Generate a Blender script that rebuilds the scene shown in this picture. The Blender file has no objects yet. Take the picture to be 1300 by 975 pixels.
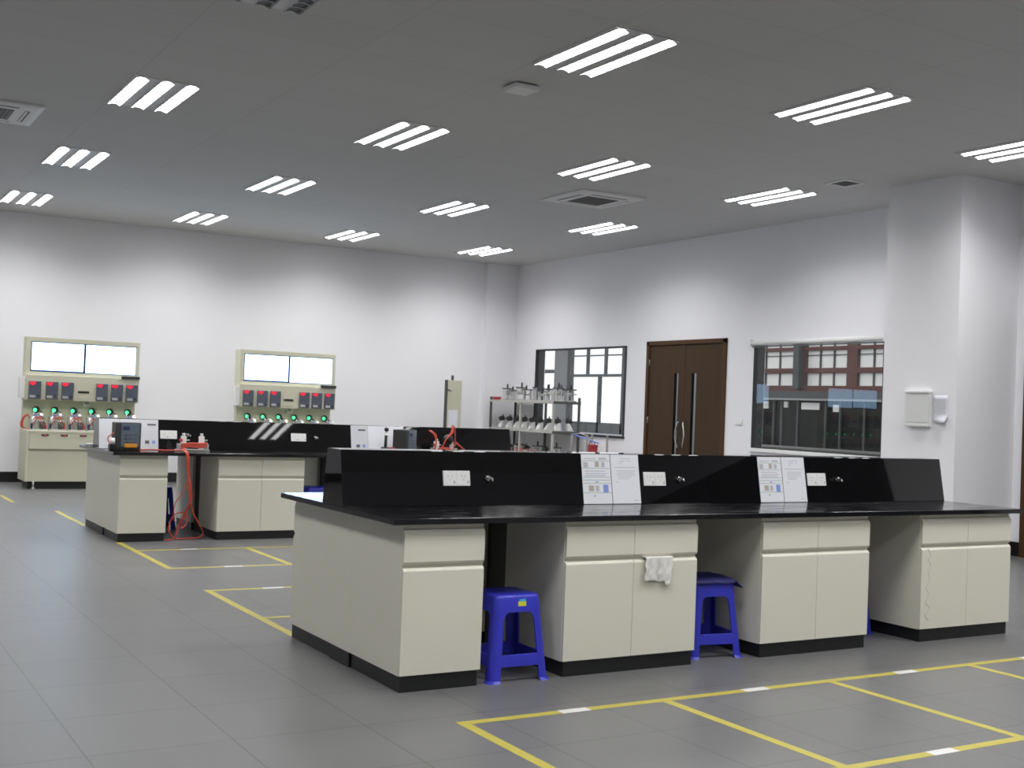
import bpy, bmesh, math, random
from mathutils import Vector, Matrix, Quaternion
random.seed(7)
sc = bpy.context.scene
COL = sc.collection
PI = math.pi

# ------------------------------------------------------------------ materials
def mat(name, rgb, rough=.5, metal=0., spec=.5, emit=None, estr=0., noise=None, bump=None, coat=0., coat_rough=.05):
    m = bpy.data.materials.new(name); m.use_nodes = True
    nt = m.node_tree; b = nt.nodes['Principled BSDF']
    b.inputs['Base Color'].default_value = (*rgb, 1)
    b.inputs['Roughness'].default_value = rough
    b.inputs['Metallic'].default_value = metal
    b.inputs['Specular IOR Level'].default_value = spec
    b.inputs['Coat Weight'].default_value = coat
    b.inputs['Coat Roughness'].default_value = coat_rough
    if emit:
        b.inputs['Emission Color'].default_value = (*emit, 1)
        b.inputs['Emission Strength'].default_value = estr
    if noise or bump:
        tc = nt.nodes.new('ShaderNodeTexCoord')
        n = nt.nodes.new('ShaderNodeTexNoise')
        s, amt = noise or bump
        n.inputs['Scale'].default_value = s; n.inputs['Detail'].default_value = 4
        nt.links.new(tc.outputs['Object'], n.inputs['Vector'])
        if noise:
            mx = nt.nodes.new('ShaderNodeMix'); mx.data_type = 'RGBA'
            mx.inputs['A'].default_value = (*[c*(1-amt) for c in rgb], 1)
            mx.inputs['B'].default_value = (*[min(1, c*(1+amt)) for c in rgb], 1)
            nt.links.new(n.outputs['Fac'], mx.inputs['Factor'])
            nt.links.new(mx.outputs['Result'], b.inputs['Base Color'])
        if bump:
            bp = nt.nodes.new('ShaderNodeBump'); bp.inputs['Strength'].default_value = bump[1]
            bp.inputs['Distance'].default_value = .002
            nt.links.new(n.outputs['Fac'], bp.inputs['Height'])
            nt.links.new(bp.outputs['Normal'], b.inputs['Normal'])
    return m

def tile_mat(name, c1, c2, mortar, w, h, ox, oy, gap, rough, streak=0., spec=.5):
    m = bpy.data.materials.new(name); m.use_nodes = True
    nt = m.node_tree; b = nt.nodes['Principled BSDF']
    tc = nt.nodes.new('ShaderNodeTexCoord')
    mp = nt.nodes.new('ShaderNodeMapping'); mp.inputs['Location'].default_value = (ox, oy, 0)
    br = nt.nodes.new('ShaderNodeTexBrick'); br.offset = 0; br.squash = 1
    br.inputs['Scale'].default_value = 1
    br.inputs['Brick Width'].default_value = w; br.inputs['Row Height'].default_value = h
    br.inputs['Mortar Size'].default_value = gap; br.inputs['Mortar Smooth'].default_value = .2
    br.inputs['Color1'].default_value = (*c1, 1); br.inputs['Color2'].default_value = (*c2, 1)
    br.inputs['Mortar'].default_value = (*mortar, 1)
    nt.links.new(tc.outputs['Object'], mp.inputs['Vector']); nt.links.new(mp.outputs['Vector'], br.inputs['Vector'])
    out = br.outputs['Color']
    if streak:
        mp2 = nt.nodes.new('ShaderNodeMapping'); mp2.inputs['Scale'].default_value = (2.2, 22, 1)
        n = nt.nodes.new('ShaderNodeTexNoise'); n.inputs['Scale'].default_value = 1.6; n.inputs['Detail'].default_value = 6
        nt.links.new(tc.outputs['Object'], mp2.inputs['Vector']); nt.links.new(mp2.outputs['Vector'], n.inputs['Vector'])
        n2 = nt.nodes.new('ShaderNodeTexNoise'); n2.inputs['Scale'].default_value = .9; n2.inputs['Detail'].default_value = 3
        nt.links.new(tc.outputs['Object'], n2.inputs['Vector'])
        ad = nt.nodes.new('ShaderNodeMath'); ad.operation = 'ADD'
        nt.links.new(n.outputs['Fac'], ad.inputs[0]); nt.links.new(n2.outputs['Fac'], ad.inputs[1])
        mr = nt.nodes.new('ShaderNodeMapRange'); mr.inputs['From Min'].default_value = .5; mr.inputs['From Max'].default_value = 1.5
        mr.inputs['To Min'].default_value = 1-streak; mr.inputs['To Max'].default_value = 1+streak
        nt.links.new(ad.outputs['Value'], mr.inputs['Value'])
        mx = nt.nodes.new('ShaderNodeMix'); mx.data_type = 'RGBA'; mx.blend_type = 'MULTIPLY'
        mx.inputs['Factor'].default_value = 1
        nt.links.new(out, mx.inputs['A']); nt.links.new(mr.outputs['Result'], mx.inputs['B'])
        out = mx.outputs['Result']
    nt.links.new(out, b.inputs['Base Color'])
    b.inputs['Roughness'].default_value = rough; b.inputs['Specular IOR Level'].default_value = spec
    return m

def wood_mat(name, a, c):
    m = bpy.data.materials.new(name); m.use_nodes = True
    nt = m.node_tree; b = nt.nodes['Principled BSDF']
    tc = nt.nodes.new('ShaderNodeTexCoord'); mp = nt.nodes.new('ShaderNodeMapping')
    mp.inputs['Scale'].default_value = (30, 30, .8)
    n = nt.nodes.new('ShaderNodeTexNoise'); n.inputs['Scale'].default_value = 1.2; n.inputs['Detail'].default_value = 6
    mx = nt.nodes.new('ShaderNodeMix'); mx.data_type = 'RGBA'
    mx.inputs['A'].default_value = (*a, 1); mx.inputs['B'].default_value = (*c, 1)
    nt.links.new(tc.outputs['Object'], mp.inputs['Vector']); nt.links.new(mp.outputs['Vector'], n.inputs['Vector'])
    nt.links.new(n.outputs['Fac'], mx.inputs['Factor']); nt.links.new(mx.outputs['Result'], b.inputs['Base Color'])
    b.inputs['Roughness'].default_value = .55; b.inputs['Specular IOR Level'].default_value = .15
    return m

def glass_mat(name, ior=1.5, tint=(1, 1, 1)):
    m = bpy.data.materials.new(name); m.use_nodes = True
    nt = m.node_tree; nt.nodes.clear()
    o = nt.nodes.new('ShaderNodeOutputMaterial'); t = nt.nodes.new('ShaderNodeBsdfTransparent')
    g = nt.nodes.new('ShaderNodeBsdfGlossy'); g.inputs['Roughness'].default_value = 0
    t.inputs['Color'].default_value = (*tint, 1)
    f = nt.nodes.new('ShaderNodeFresnel'); f.inputs['IOR'].default_value = ior
    mx = nt.nodes.new('ShaderNodeMixShader')
    ge = nt.nodes.new('ShaderNodeNewGeometry'); im = nt.nodes.new('ShaderNodeMix')
    im.inputs['A'].default_value = ior; im.inputs['B'].default_value = 1/ior
    nt.links.new(ge.outputs['Backfacing'], im.inputs['Factor']); nt.links.new(im.outputs['Result'], f.inputs['IOR'])
    nt.links.new(f.outputs[0], mx.inputs[0]); nt.links.new(t.outputs[0], mx.inputs[1]); nt.links.new(g.outputs[0], mx.inputs[2])
    nt.links.new(mx.outputs[0], o.inputs[0])
    return m

M = {}
M['wall'] = mat('wall_paint', (.805, .805, .835), .8, noise=(1.5, .012), spec=.2)
M['floor'] = tile_mat('floor_tiles', (.140, .140, .1415), (.133, .133, .1345), (.058, .058, .058), .584, .584, .375, -.13, .003, .36, .09, spec=.4)
M['ceil'] = tile_mat('ceiling_panels', (.57, .57, .565), (.555, .555, .55), (.46, .46, .46), 1.217, .581, .26, -.23, .004, .75, spec=.2)
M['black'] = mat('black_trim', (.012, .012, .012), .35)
M['plinth'] = mat('black_plinth', (.010, .011, .011), .4)
M['beige'] = mat('ivory_laminate', (.70, .685, .585), .42, noise=(3, .012), spec=.3)
M['top'] = mat('black_worktop', (.009, .009, .011), .10, noise=(25, .4), spec=.42)
M['riser'] = mat('black_riser', (.0058, .0058, .0066), .025, noise=(40, .3), spec=.52)
M['chase'] = mat('chase_gap_shade', (.05, .05, .045), .7)
M['blue'] = mat('blue_plastic', (.034, .038, .47), .32, spec=.45)
M['navy'] = mat('navy_cloth', (.018, .020, .14), .6)
M['white'] = mat('white_plastic', (.80, .80, .79), .4)
M['boxgrey'] = mat('grey_white_plastic', (.66, .67, .65), .45)
M['shade_paper'] = mat('lilac_paper', (.66, .66, .73), .6)
M['paper'] = mat('white_paper', (.80, .81, .87), .6)
M['gloss_paper'] = mat('glossy_paper', (.66, .67, .72), .12, spec=.6)
M['greyline'] = mat('grey_print', (.50, .50, .54), .6)
M['green'] = mat('green_print', (.38, .50, .40), .6)
M['tan'] = mat('tan_print', (.45, .42, .36), .6)
M['blueprint'] = mat('blue_print', (.22, .32, .72), .6)
M['darkprint'] = mat('dark_print', (.10, .10, .11), .5)
M['chrome'] = mat('chrome', (.75, .75, .75), .18, 1.)
M['steel'] = mat('steel', (.50, .50, .48), .38, .85)
M['darksteel'] = mat('dark_steel', (.10, .10, .095), .45, .4)
M['rackpaint'] = mat('rack_paint', (.46, .455, .42), .45)
M['alu'] = mat('aluminium', (.62, .62, .62), .35, .6)
M['cloth'] = mat('white_towel', (.74, .73, .70), .95, bump=(160, .6))
M['wood'] = wood_mat('brown_door_veneer', (.042, .024, .012), (.070, .042, .022))
M['woodframe'] = wood_mat('brown_door_frame', (.060, .029, .013), (.095, .050, .026))
M['yellow'] = mat('yellow_tape', (.41, .35, .05), .5, noise=(9, .10))
M['whitetape'] = mat('white_floor_label', (.60, .59, .58), .5)
M['tbeige'] = mat('trainer_paint', (.615, .60, .465), .45, spec=.3)
M['slate'] = mat('slate_plastic', (.085, .10, .135), .45)
M['charcoal'] = mat('charcoal_plastic', (.035, .036, .036), .5)
M['screenface'] = mat('blue_grey_face', (.12, .155, .19), .25)
M['led'] = mat('red_display', (.25, .01, .02), .4, emit=(1, .02, .06), estr=.75)
M['lampgreen'] = mat('green_lamp', (.05, .5, .2), .3, emit=(.06, 1, .30), estr=2.2)
M['screen'] = mat('lit_screen', (.1, .1, .1), .3, emit=(.52, .80, 1.15), estr=5.4)
M['screenblue'] = mat('lit_taskbar', (.02, .04, .1), .3, emit=(.05, .12, .42), estr=.8)
M['orange'] = mat('orange_label', (.72, .30, .02), .5)
M['red'] = mat('red_plastic', (.42, .03, .04), .4)
M['hose'] = mat('red_hose', (.55, .065, .035), .4)
M['indigo'] = mat('indigo_plastic', (.03, .03, .10), .4)
M['tube'] = mat('lamp_tube', (.9, .9, .9), .5, emit=(1, 1, 1), estr=11.5)
M['tube_off'] = mat('lamp_tube_off', (.06, .065, .06), .5)
M['louver'] = mat('louver_aluminium', (.80, .80, .82), .3, .2)
M['fixture'] = mat('fixture_enamel', (.66, .67, .67), .5)
M['fixgrey'] = mat('cassette_plastic', (.74, .74, .74), .5)
M['grille'] = mat('dark_grille', (.10, .098, .09), .7)
M['frame'] = mat('dark_window_frame', (.007, .008, .009), .5)
M['greyframe'] = mat('grey_window_frame', (.12, .135, .145), .5)
M['greycol'] = mat('grey_render', (.30, .31, .33), .8)
M['glass'] = glass_mat('window_glass', 1.29)
M['brick'] = mat('red_brick', (.115, .050, .044), .85, noise=(3, .15))
M['pane'] = mat('far_window_pane', (.80, .80, .78), .25)  # pale colour stands in for the sky reflected in far panes
M['panedark'] = mat('dark_shopfront_glass', (.010, .012, .012), .5, spec=.15)
M['slateband'] = mat('dark_fascia', (.06, .068, .07), .6)
M['ground'] = mat('outside_paving', (.05, .05, .052), .8)
M['cyan'] = mat('cyan_sticker', (.05, .42, .65), .5)
M['yellowst'] = mat('yellow_sticker', (.62, .62, .03), .5)
M['pen'] = mat('faint_blue_pen', (.555, .57, .575), .6)

# wiped streaks on the worktops
nt = M['top'].node_tree
tc = nt.nodes.new('ShaderNodeTexCoord'); mp = nt.nodes.new('ShaderNodeMapping'); mp.inputs['Scale'].default_value = (1.6, 9, 1)
mp.inputs['Rotation'].default_value = (0, 0, .25)
n = nt.nodes.new('ShaderNodeTexNoise'); n.inputs['Scale'].default_value = 2.2; n.inputs['Detail'].default_value = 7; n.inputs['Roughness'].default_value = .65
mr = nt.nodes.new('ShaderNodeMapRange'); mr.inputs['From Min'].default_value = .42; mr.inputs['From Max'].default_value = .72
mr.inputs['To Min'].default_value = .07; mr.inputs['To Max'].default_value = .30
nt.links.new(tc.outputs['Object'], mp.inputs['Vector']); nt.links.new(mp.outputs['Vector'], n.inputs['Vector'])
nt.links.new(n.outputs['Fac'], mr.inputs['Value']); nt.links.new(mr.outputs['Result'], nt.nodes['Principled BSDF'].inputs['Roughness'])

# ------------------------------------------------------------------ mesh builder
class MB:
    def __init__(s): s.bm = bmesh.new(); s.mats = []; s.mi = 0
    def use(s, m):
        if m not in s.mats: s.mats.append(m)
        s.mi = s.mats.index(m); return s
    def _f(s, vs):
        f = s.bm.faces.new(vs); f.material_index = s.mi; return f
    def hexa(s, lo, hi):                       # lo, hi: 4 corners each, counter-clockwise from above
        a = [s.bm.verts.new(p) for p in lo]; b = [s.bm.verts.new(p) for p in hi]
        s._f(a[::-1]); s._f(b)
        for i in range(4): s._f([a[i], a[(i+1) % 4], b[(i+1) % 4], b[i]])
        return s
    def box(s, x0, y0, z0, x1, y1, z1):
        return s.hexa([(x0, y0, z0), (x1, y0, z0), (x1, y1, z0), (x0, y1, z0)], [(x0, y0, z1), (x1, y0, z1), (x1, y1, z1), (x0, y1, z1)])
    def prism(s, poly, axis, a, b):            # extrude a 2-D polygon along axis from a to b
        def P(u, v, t): return {'x': (t, u, v), 'y': (u, t, v), 'z': (u, v, t)}[axis]
        A = [s.bm.verts.new(P(u, v, a)) for u, v in poly]; B = [s.bm.verts.new(P(u, v, b)) for u, v in poly]
        s._f(A[::-1]); s._f(B); n = len(poly)
        for i in range(n): s._f([A[i], A[(i+1) % n], B[(i+1) % n], B[i]])
        return s
    def cyl(s, p0, p1, r, n=14, r1=None):
        p0, p1 = Vector(p0), Vector(p1); d = (p1-p0).normalized()
        q = d.to_track_quat('Z', 'Y'); r1 = r if r1 is None else r1
        A = []; B = []
        for i in range(n):
            t = 2*PI*i/n; o = q @ Vector((math.cos(t), math.sin(t), 0))
            A.append(s.bm.verts.new(p0+o*r)); B.append(s.bm.verts.new(p1+o*r1))
        s._f(A[::-1]); s._f(B)
        for i in range(n):
            f = s._f([A[i], A[(i+1) % n], B[(i+1) % n], B[i]]); f.smooth = True
        return s
    def tube(s, pts, r, n=8, sub=6):           # smooth tube through points
        P = [Vector(p) for p in pts]; path = []
        for i in range(len(P)-1):
            a = P[max(i-1, 0)]; b = P[i]; c = P[i+1]; d = P[min(i+2, len(P)-1)]
            for k in range(sub):
                t = k/sub
                path.append(.5*((2*b)+(c-a)*t+(2*a-5*b+4*c-d)*t*t+(3*b-a-3*c+d)*t**3))
        path.append(P[-1]); rings = []; up = Vector((.3, .2, 1))
        for i, p in enumerate(path):
            d = (path[min(i+1, len(path)-1)]-path[max(i-1, 0)])
            if d.length < 1e-9: d = Vector((0, 0, 1))
            d.normalize(); x = up.cross(d)
            if x.length < 1e-4: x = Vector((1, 0, 0)).cross(d)
            x.normalize(); y = d.cross(x); up = y if y.length > .1 else up
            rings.append([s.bm.verts.new(p+(x*math.cos(2*PI*k/n)+y*math.sin(2*PI*k/n))*r) for k in range(n)])
        for A, B in zip(rings, rings[1:]):
            for k in range(n):
                f = s._f([A[k], A[(k+1) % n], B[(k+1) % n], B[k]]); f.smooth = True
        s._f(rings[0][::-1]); s._f(rings[-1]); return s
    def ball(s, c, r, seg=12):
        before = set(s.bm.faces)
        bmesh.ops.create_uvsphere(s.bm, u_segments=seg, v_segments=seg//2+2, radius=r, matrix=Matrix.Translation(c))
        for f in s.bm.faces:
            if f not in before: f.material_index = s.mi; f.smooth = True
        return s
    def rect(s, x0, z0, x1, z1, y): s._f([s.bm.verts.new(p) for p in ((x0, y, z0), (x1, y, z0), (x1, y, z1), (x0, y, z1))]); return s
    def build(s, name, m=None, parent=None, bevel=0., seg=2):
        if m is not None and not s.mats: s.mats = [m]
        bmesh.ops.recalc_face_normals(s.bm, faces=s.bm.faces)
        me = bpy.data.meshes.new(name); s.bm.to_mesh(me); s.bm.free()
        for k in s.mats: me.materials.append(M[k])
        o = bpy.data.objects.new(name, me); COL.objects.link(o)
        if parent: o.parent = parent
        if bevel:
            b = o.modifiers.new('bevel', 'BEVEL'); b.width = bevel; b.segments = seg; b.limit_method = 'ANGLE'; b.angle_limit = .6
        return o
def box(*a): return MB().box(*a)

def tag(o, label, cat, group=None):
    o['label'] = label; o['category'] = cat
    if group: o['group'] = group
    return o
def thing(name, label, cat, loc=(0, 0, 0), rz=0, group=None):
    o = bpy.data.objects.new(name, None); COL.objects.link(o); o.empty_display_size = .1
    o.location = loc; o.rotation_euler = (0, 0, rz); return tag(o, label, cat, group)
def struct(o): o['kind'] = 'structure'; return o
def kids(o): return [c for c in bpy.data.objects if c.parent == o]
def copy_tree(o, parent=None):
    c = o.copy(); COL.objects.link(c); c.parent = parent
    for k in kids(o): copy_tree(k, c)
    return c
def dup(o, loc, rz=None, label=None, group=None):
    c = copy_tree(o); c.location = loc
    if rz is not None: c.rotation_euler = (0, 0, rz)
    if label: c['label'] = label
    if group: c['group'] = group
    return c

# ------------------------------------------------------------------ room numbers (metres)
H, YW, XR, XL, YB = 4.07, 14.05, 8.91, -6.2, -9.0
XC, YC, YCB = 7.94, 3.187, 4.186

# ------------------------------------------------------------------ the setting
struct(box(XL, YB, -.12, XR+.2, YW+.2, 0).build('floor', 'floor'))
struct(box(XL, YB, H, XR+.2, YW+.2, H+.15).build('ceiling', 'ceil'))
struct(box(XL-.2, YW, 0, XR+.2, YW+.2, H).build('wall_far', 'wall'))
struct(box(XL-.2, YB, 0, XL, YW, H).build('wall_left', 'wall'))
struct(box(XL-.2, YB-.2, 0, XR+.2, YB, H).build('wall_back', 'wall'))
W1 = (10.405, 13.19, 1.0, 2.484); W2 = (5.03, 7.39, .975, 2.45); D1 = (7.965, 9.851, 0, 2.535); D2 = (1.867, 3.067, 0, 2.535)
b = MB(); xs = (XR, XR+.2); y = YB
for o0, o1, z0, z1 in sorted([D2, W2, D1, W1]):
    b.box(xs[0], y, 0, xs[1], o0, H)
    if z0 > 0: b.box(xs[0], o0, 0, xs[1], o1, z0)
    b.box(xs[0], o0, z1, xs[1], o1, H); y = o1
b.box(xs[0], y, 0, xs[1], YW, H)
struct(b.build('wall_right', 'wall'))
struct(box(XC, YC, 0, XR, YCB, H).build('wall_column', 'wall'))
struct(box(8.27, 13.94, 0, XR, YW, H).build('wall_pilaster', 'wall'))
struct(box(XL, YW-.015, 0, 8.27, YW, .155).build('baseboard_far', 'black'))
b = MB()
for a, c in ((-3.46, D2[0]-.02), (D2[1]+.0, YC), (YCB, D1[0]-.02), (D1[1]+.02, 13.94)):
    b.box(XR-.015, a, 0, XR, c, .155)
b.box(8.27, 13.925, 0, XR, 13.94, .155)
struct(b.build('baseboard_right', 'black'))
b = MB(); b.box(XC-.012, YC-.012, 0, XR, YC, .155); b.box(XC-.012, YC, 0, XC, YCB, .155)
struct(b.build('baseboard_column', 'black'))

# windows in the right wall
def window(n, W, trim):
    y0, y1, z0, z1 = W; t = .03
    f = MB()
    f.box(XR-.012, y0, z0, XR+.03, y1, z0+.012); f.box(XR-.012, y0, z1-t, XR+.05, y1, z1)
    f.box(XR-.012, y0, z0, XR+.04, y0+t, z1); f.box(XR-.012, y1-t, z0, XR+.17, y1, z1)
    fo = struct(f.build('window_%d' % n, 'frame'))
    box(XR+.012, y0+t, z0+.012, XR+.018, y1-t, z1-t).build('pane', 'glass', fo)
    return fo
w1 = window(1, W1, 1); w2 = window(2, W2, 1)
box(XR-.03, W2[0]-.02, W2[2]-.05, XR, W2[1]+.02, W2[2]+.001).build('sill', 'white', w2, .003)
box(XR-.03, W1[0]-.02, W1[2]-.02, XR, W1[1]+.0, W1[2]+.001).build('sill', 'frame', w1, .003)
# roller blind rail over the second window
t = thing('roller_blind', 'rolled-up white roller blind along the top of the window beside the column', 'blind', (XR, 6.2, 2.44))
MB().cyl((-.045, -1.2, 0), (-.045, 1.2, 0), .036, 16).build('roll', 'white', t)
for s in (-1.2, 1.2): box(-.085, s-.006, -.04, -.001, s+.006, .05).build('bracket', 'white', t, .002)
box(-.05, -1.19, -.06, -.04, 1.19, -.04).build('bottom_rail', 'greyframe', t, .002)

# doors
def door(n, D, detail=True):
    y0, y1, _, z1 = D; f = MB(); w = .065
    f.box(XR-.03, y0, 0, XR+.2, y0+w, z1); f.box(XR-.03, y1-w, 0, XR+.2, y1, z1); f.box(XR-.03, y0, z1-w, XR+.2, y1, z1)
    fo = struct(f.build('door_%d' % n, 'woodframe', None, .004))
    ym = (y0+y1)/2
    for side, (a, c) in enumerate(((y0+w+.004, ym-.003), (ym+.003, y1-w-.004))):
        sl = ((8.626, 8.736), (9.052, 9.15))[side] if n == 1 else (a+(c-a)*.45, a+(c-a)*.55)
        lf = MB(); X0, X1 = XR-.005, XR+.045
        lf.box(X0, a, .008, X1, sl[0], z1-w-.004); lf.box(X0, sl[1], .008, X1, c, z1-w-.004)
        lf.box(X0, sl[0], .008, X1, sl[1], .62); lf.box(X0, sl[0], 2.03, X1, sl[1], z1-w-.004)
        lo = lf.build('leaf', 'wood', fo)
        box(X0+.018, sl[0], .62, X0+.024, sl[1], 2.03).build('vision_pane', 'glass', lo)
        tr = MB()
        for q in (sl[0]-.004, sl[1]): tr.box(X0-.004, q, .616, X0+.04, q+.004, 2.034)
        tr.build('vision_trim', 'frame', lo)
        hy = ym+(.075 if side else -.075); s = 1 if side else -1
        MB().tube([(X0, hy-s*.02, 1.29), (X0-.05, hy-s*.012, 1.28), (X0-.062, hy+s*.02, 1.17), (X0-.062, hy+s*.03, 1.09), (X0-.062, hy+s*.02, 1.01), (X0-.05, hy-s*.012, .91), (X0, hy-s*.02, .90)], .012, 10).build('pull_handle', 'chrome', lo)
        e = c if side else a
        hg = MB()
        for z in (.4, 1.3, 2.2): hg.cyl((X0-.006, e, z-.05), (X0-.006, e, z+.05), .009, 10)
        hg.build('hinge', 'steel', lo)
    return fo
door(1, D1); door(2, D2)

# unseen dark partition, form guessed, added to darken the reflection in the black ledge
b = MB()
for k in range(6):
    q = -8.9+k*1.08; b.box(XR-.04, q-.03, 0, XR-.001, q+.03, 3.3)
for z in (.03, 1.05, 3.27): b.box(XR-.04, -8.93, z-.03, XR-.001, -3.47, z+.03)
w4 = struct(b.build('window_4', 'frame'))
box(XR-.02, -8.9, .05, XR-.012, -3.5, 3.25).build('pane', 'panedark', w4)

# corridor beyond the first window, and the outside
CX = 12.0
struct(box(XR+.2, 13.4, -.12, CX+.2, 20.2, 0).build('floor_corridor', 'floor'))
struct(box(XR+.2, 13.4, 3.0, CX+.2, 20.2, 3.1).build('ceiling_corridor', 'wall'))
struct(box(XR+.2, 20, 0, CX+.2, 20.2, 3.0).build('wall_corridor', 'wall'))
struct(box(CX, 11.7, 0, CX+.15, 14.6, 3.4).build('wall_outer', 'greycol'))
wo = MB(); wo.box(CX, 14.6, 0, CX+.15, 20, .94)
wall_sill = struct(wo.build('wall_sill', 'wall'))
wf = MB()
wf.box(CX+.03, 14.6, .94, CX+.1, 20, 1.165)
for yy, a, c, hw in ((14.80, .94, 3, .035), (16.12, 2.18, 3, .022), (15.447, 2.18, 3, .022), (15.65, .94, 2.18, .035), (16.76, .94, 3, .03), (17.36, .94, 3, .03), (17.95, .94, 3, .03), (18.6, .94, 3, .03), (19.3, .94, 3, .03)):
    wf.box(CX+.03, yy-hw, a, CX+.1, yy+hw, c)
for z, hh, a, c in ((2.17, .03, 14.8, 16.75), (2.60, .014, 14.8, 16.75), (2.27, .04, 17.4, 20), (2.95, .05, 14.6, 20)):
    wf.box(CX+.035, a, z-hh, CX+.095, c, z+hh)
w3 = struct(wf.build('window_3', 'greyframe'))
box(CX+.06, 14.6, 1.165, CX+.066, 20, 2.95).build('pane', 'glass', w3)
struct(box(CX-.02, 16.80, 0, CX+.16, 17.33, 3.0).build('wall_pier', 'greycol'))
struct(box(XR+.2, -20, -.25, 60, 60, -.13).build('floor_exterior', 'ground'))

# brick building across the road
S = 1.887; FX = 40.0
fy = lambda v: -5.23+(v+5.23)*S
fz = lambda v: 1.405+(v-1.405)*S
bl = thing('brick_building', 'red brick building with rows of pale windows seen through the window by the column', 'building', (FX, fy(17), -.13))
def fb(mb, y0, z0, y1, z1, d0, d1): return mb.box(d0, fy(y0)-fy(17), fz(z0)+.13, d1, fy(y1)-fy(17), fz(z1)+.13)
wins = [(18.12, 19.75), (16.22, 17.66), (13.9, 15.87), (12.0, 13.4)]; rows = [(3.30, 3.72), (2.745, 3.20), (2.285, 2.61)]
wl = MB(); ye = (11.0, 20.3)
for z0, z1 in ((2.129, 2.285), (2.61, 2.745), (3.20, 3.30), (3.72, 5.2)): fb(wl, ye[0], z0, ye[1], z1, 0, 1.2)
for z0, z1 in rows:
    e = ye[0]
    for a, c in sorted(wins): fb(wl, e, z0, a, z1, 0, 1.2); e = c
    fb(wl, e, z0, ye[1], z1, 0, 1.2)
wl.build('brick_wall', 'brick', bl)
for z0, z1 in rows:
    for a, c in wins:
        f = MB(); n = max(2, round((c-a)/.5))
        for k in range(n+1):
            q = a+(c-a)*k/n; fb(f, q-.022, z0, q+.022, z1, .08, .2)
        if z0 > 2.7: fb(f, a, z0+(z1-z0)*.72, c, z0+(z1-z0)*.72+.02, .08, .2)
        fo = f.build('window', 'slateband', bl)
        g = MB(); fb(g, a, z0, c, z1, .15, .22); g.build('pane', 'pane', fo)
g = MB(); fb(g, 17.72, 2.2, 17.92, 5, -.35, 0); g.build('drainpipe', 'slateband', bl)
g = MB(); fb(g, ye[0], 1.95, ye[1], 2.129, -.3, 1.2); g.build('fascia', 'slateband', bl)
g = MB(); fb(g, ye[0], 1.90, ye[1], 1.945, -.32, 0); g.build('gutter', 'greycol', bl)
g = MB(); fb(g, ye[0], .675, ye[1], 1.90, .1, 1.2); g.build('shopfront', 'panedark', bl)
g = MB()
for v in (12.4, 13.3, 14.2, 14.9, 15.6, 16.4, 16.9, 17.9, 18.5, 18.8, 19.4): fb(g, v-.03, .675, v+.03, 1.9, .0, .1)
g.build('shopfront_mullion', 'slateband', bl)
g = MB()
for v, w, z0, z1 in ((17.45, .32, 1.66, 1.84), (16.55, .1, 1.62, 1.80), (19.2, .18, 1.66, 1.86), (19.5, .12, 1.55, 1.8), (18.35, .07, 1.7, 1.86)): fb(g, v-w, z0, v+w, z1, .02, .1)
g.build('transom_light', 'pane', bl)

# ------------------------------------------------------------------ lab cabinets
def lab_cabinet(w, n, label):
    t = thing('lab_cabinet', label, 'cabinet', group=None)
    box(.011, .012, 0, w-.011, .605, .081).build('plinth', 'plinth', t, .002)
    c = MB(); c.box(0, .020, .08, w, .62, .82); c.build('carcass', 'beige', t, .0015)
    for k in range(n):
        x0 = w*k/n+.0015; x1 = w*(k+1)/n-.0015
        MB().prism([(.019, .083), (.019, .604), (.013, .604), (.004, .596), (0, .589), (0, .083)], 'x', x0, x1).build('door', 'beige', t)
        MB().prism([(.019, .620), (.019, .792), (.014, .792), (0, .774), (0, .634), (.009, .620)], 'x', x0, x1).build('drawer', 'beige', t)
    return t
BX, BY = .051, 6.267
XS = [(0, .4516), (.9456, .892), (2.3233, .886), (3.6896, .8825)]
near = ['single-door ivory cabinet at the left corner of the near bench',
        'ivory double cabinet with a white towel hanging from its drawer on the near bench',
        'ivory double cabinet of the near bench, right of the stool with a dark cloth',
        'rightmost ivory double cabinet of the near bench with a faint blue pen scribble']
nearb = ['ivory cabinet forming the rear left corner of the near bench',
         'ivory cabinet on the far side of the near bench, behind the cabinet with the towel',
         'ivory cabinet on the far side of the near bench, behind its third cabinet',
         'ivory cabinet on the far side of the near bench, behind its rightmost cabinet']
far = ['single-door ivory cabinet at the left corner of the far bench, beside the hanging red hoses',
       'ivory double cabinet of the far bench just right of the hanging red hoses',
       'third ivory cabinet of the far bench, hidden behind the near bench',
       'rightmost ivory cabinet of the far bench, hidden behind the near bench']
farb = ['ivory cabinet on the far side of the far bench, behind its corner cabinet',
        'ivory cabinet on the far side of the far bench, seen past the hanging red hoses',
        'ivory cabinet on the far side of the far bench, third from the left',
        'ivory cabinet on the far side of the far bench, at its right end']
single = lab_cabinet(.4516, 1, near[0]); double = lab_cabinet(.887, 2, near[1])
single['group'] = 'front cabinets of the near bench'; double['group'] = 'front cabinets of the near bench'
double.location = (XS[1][0], 0, 0)
towel_cabinet = double
DEP = 1.5074
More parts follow.
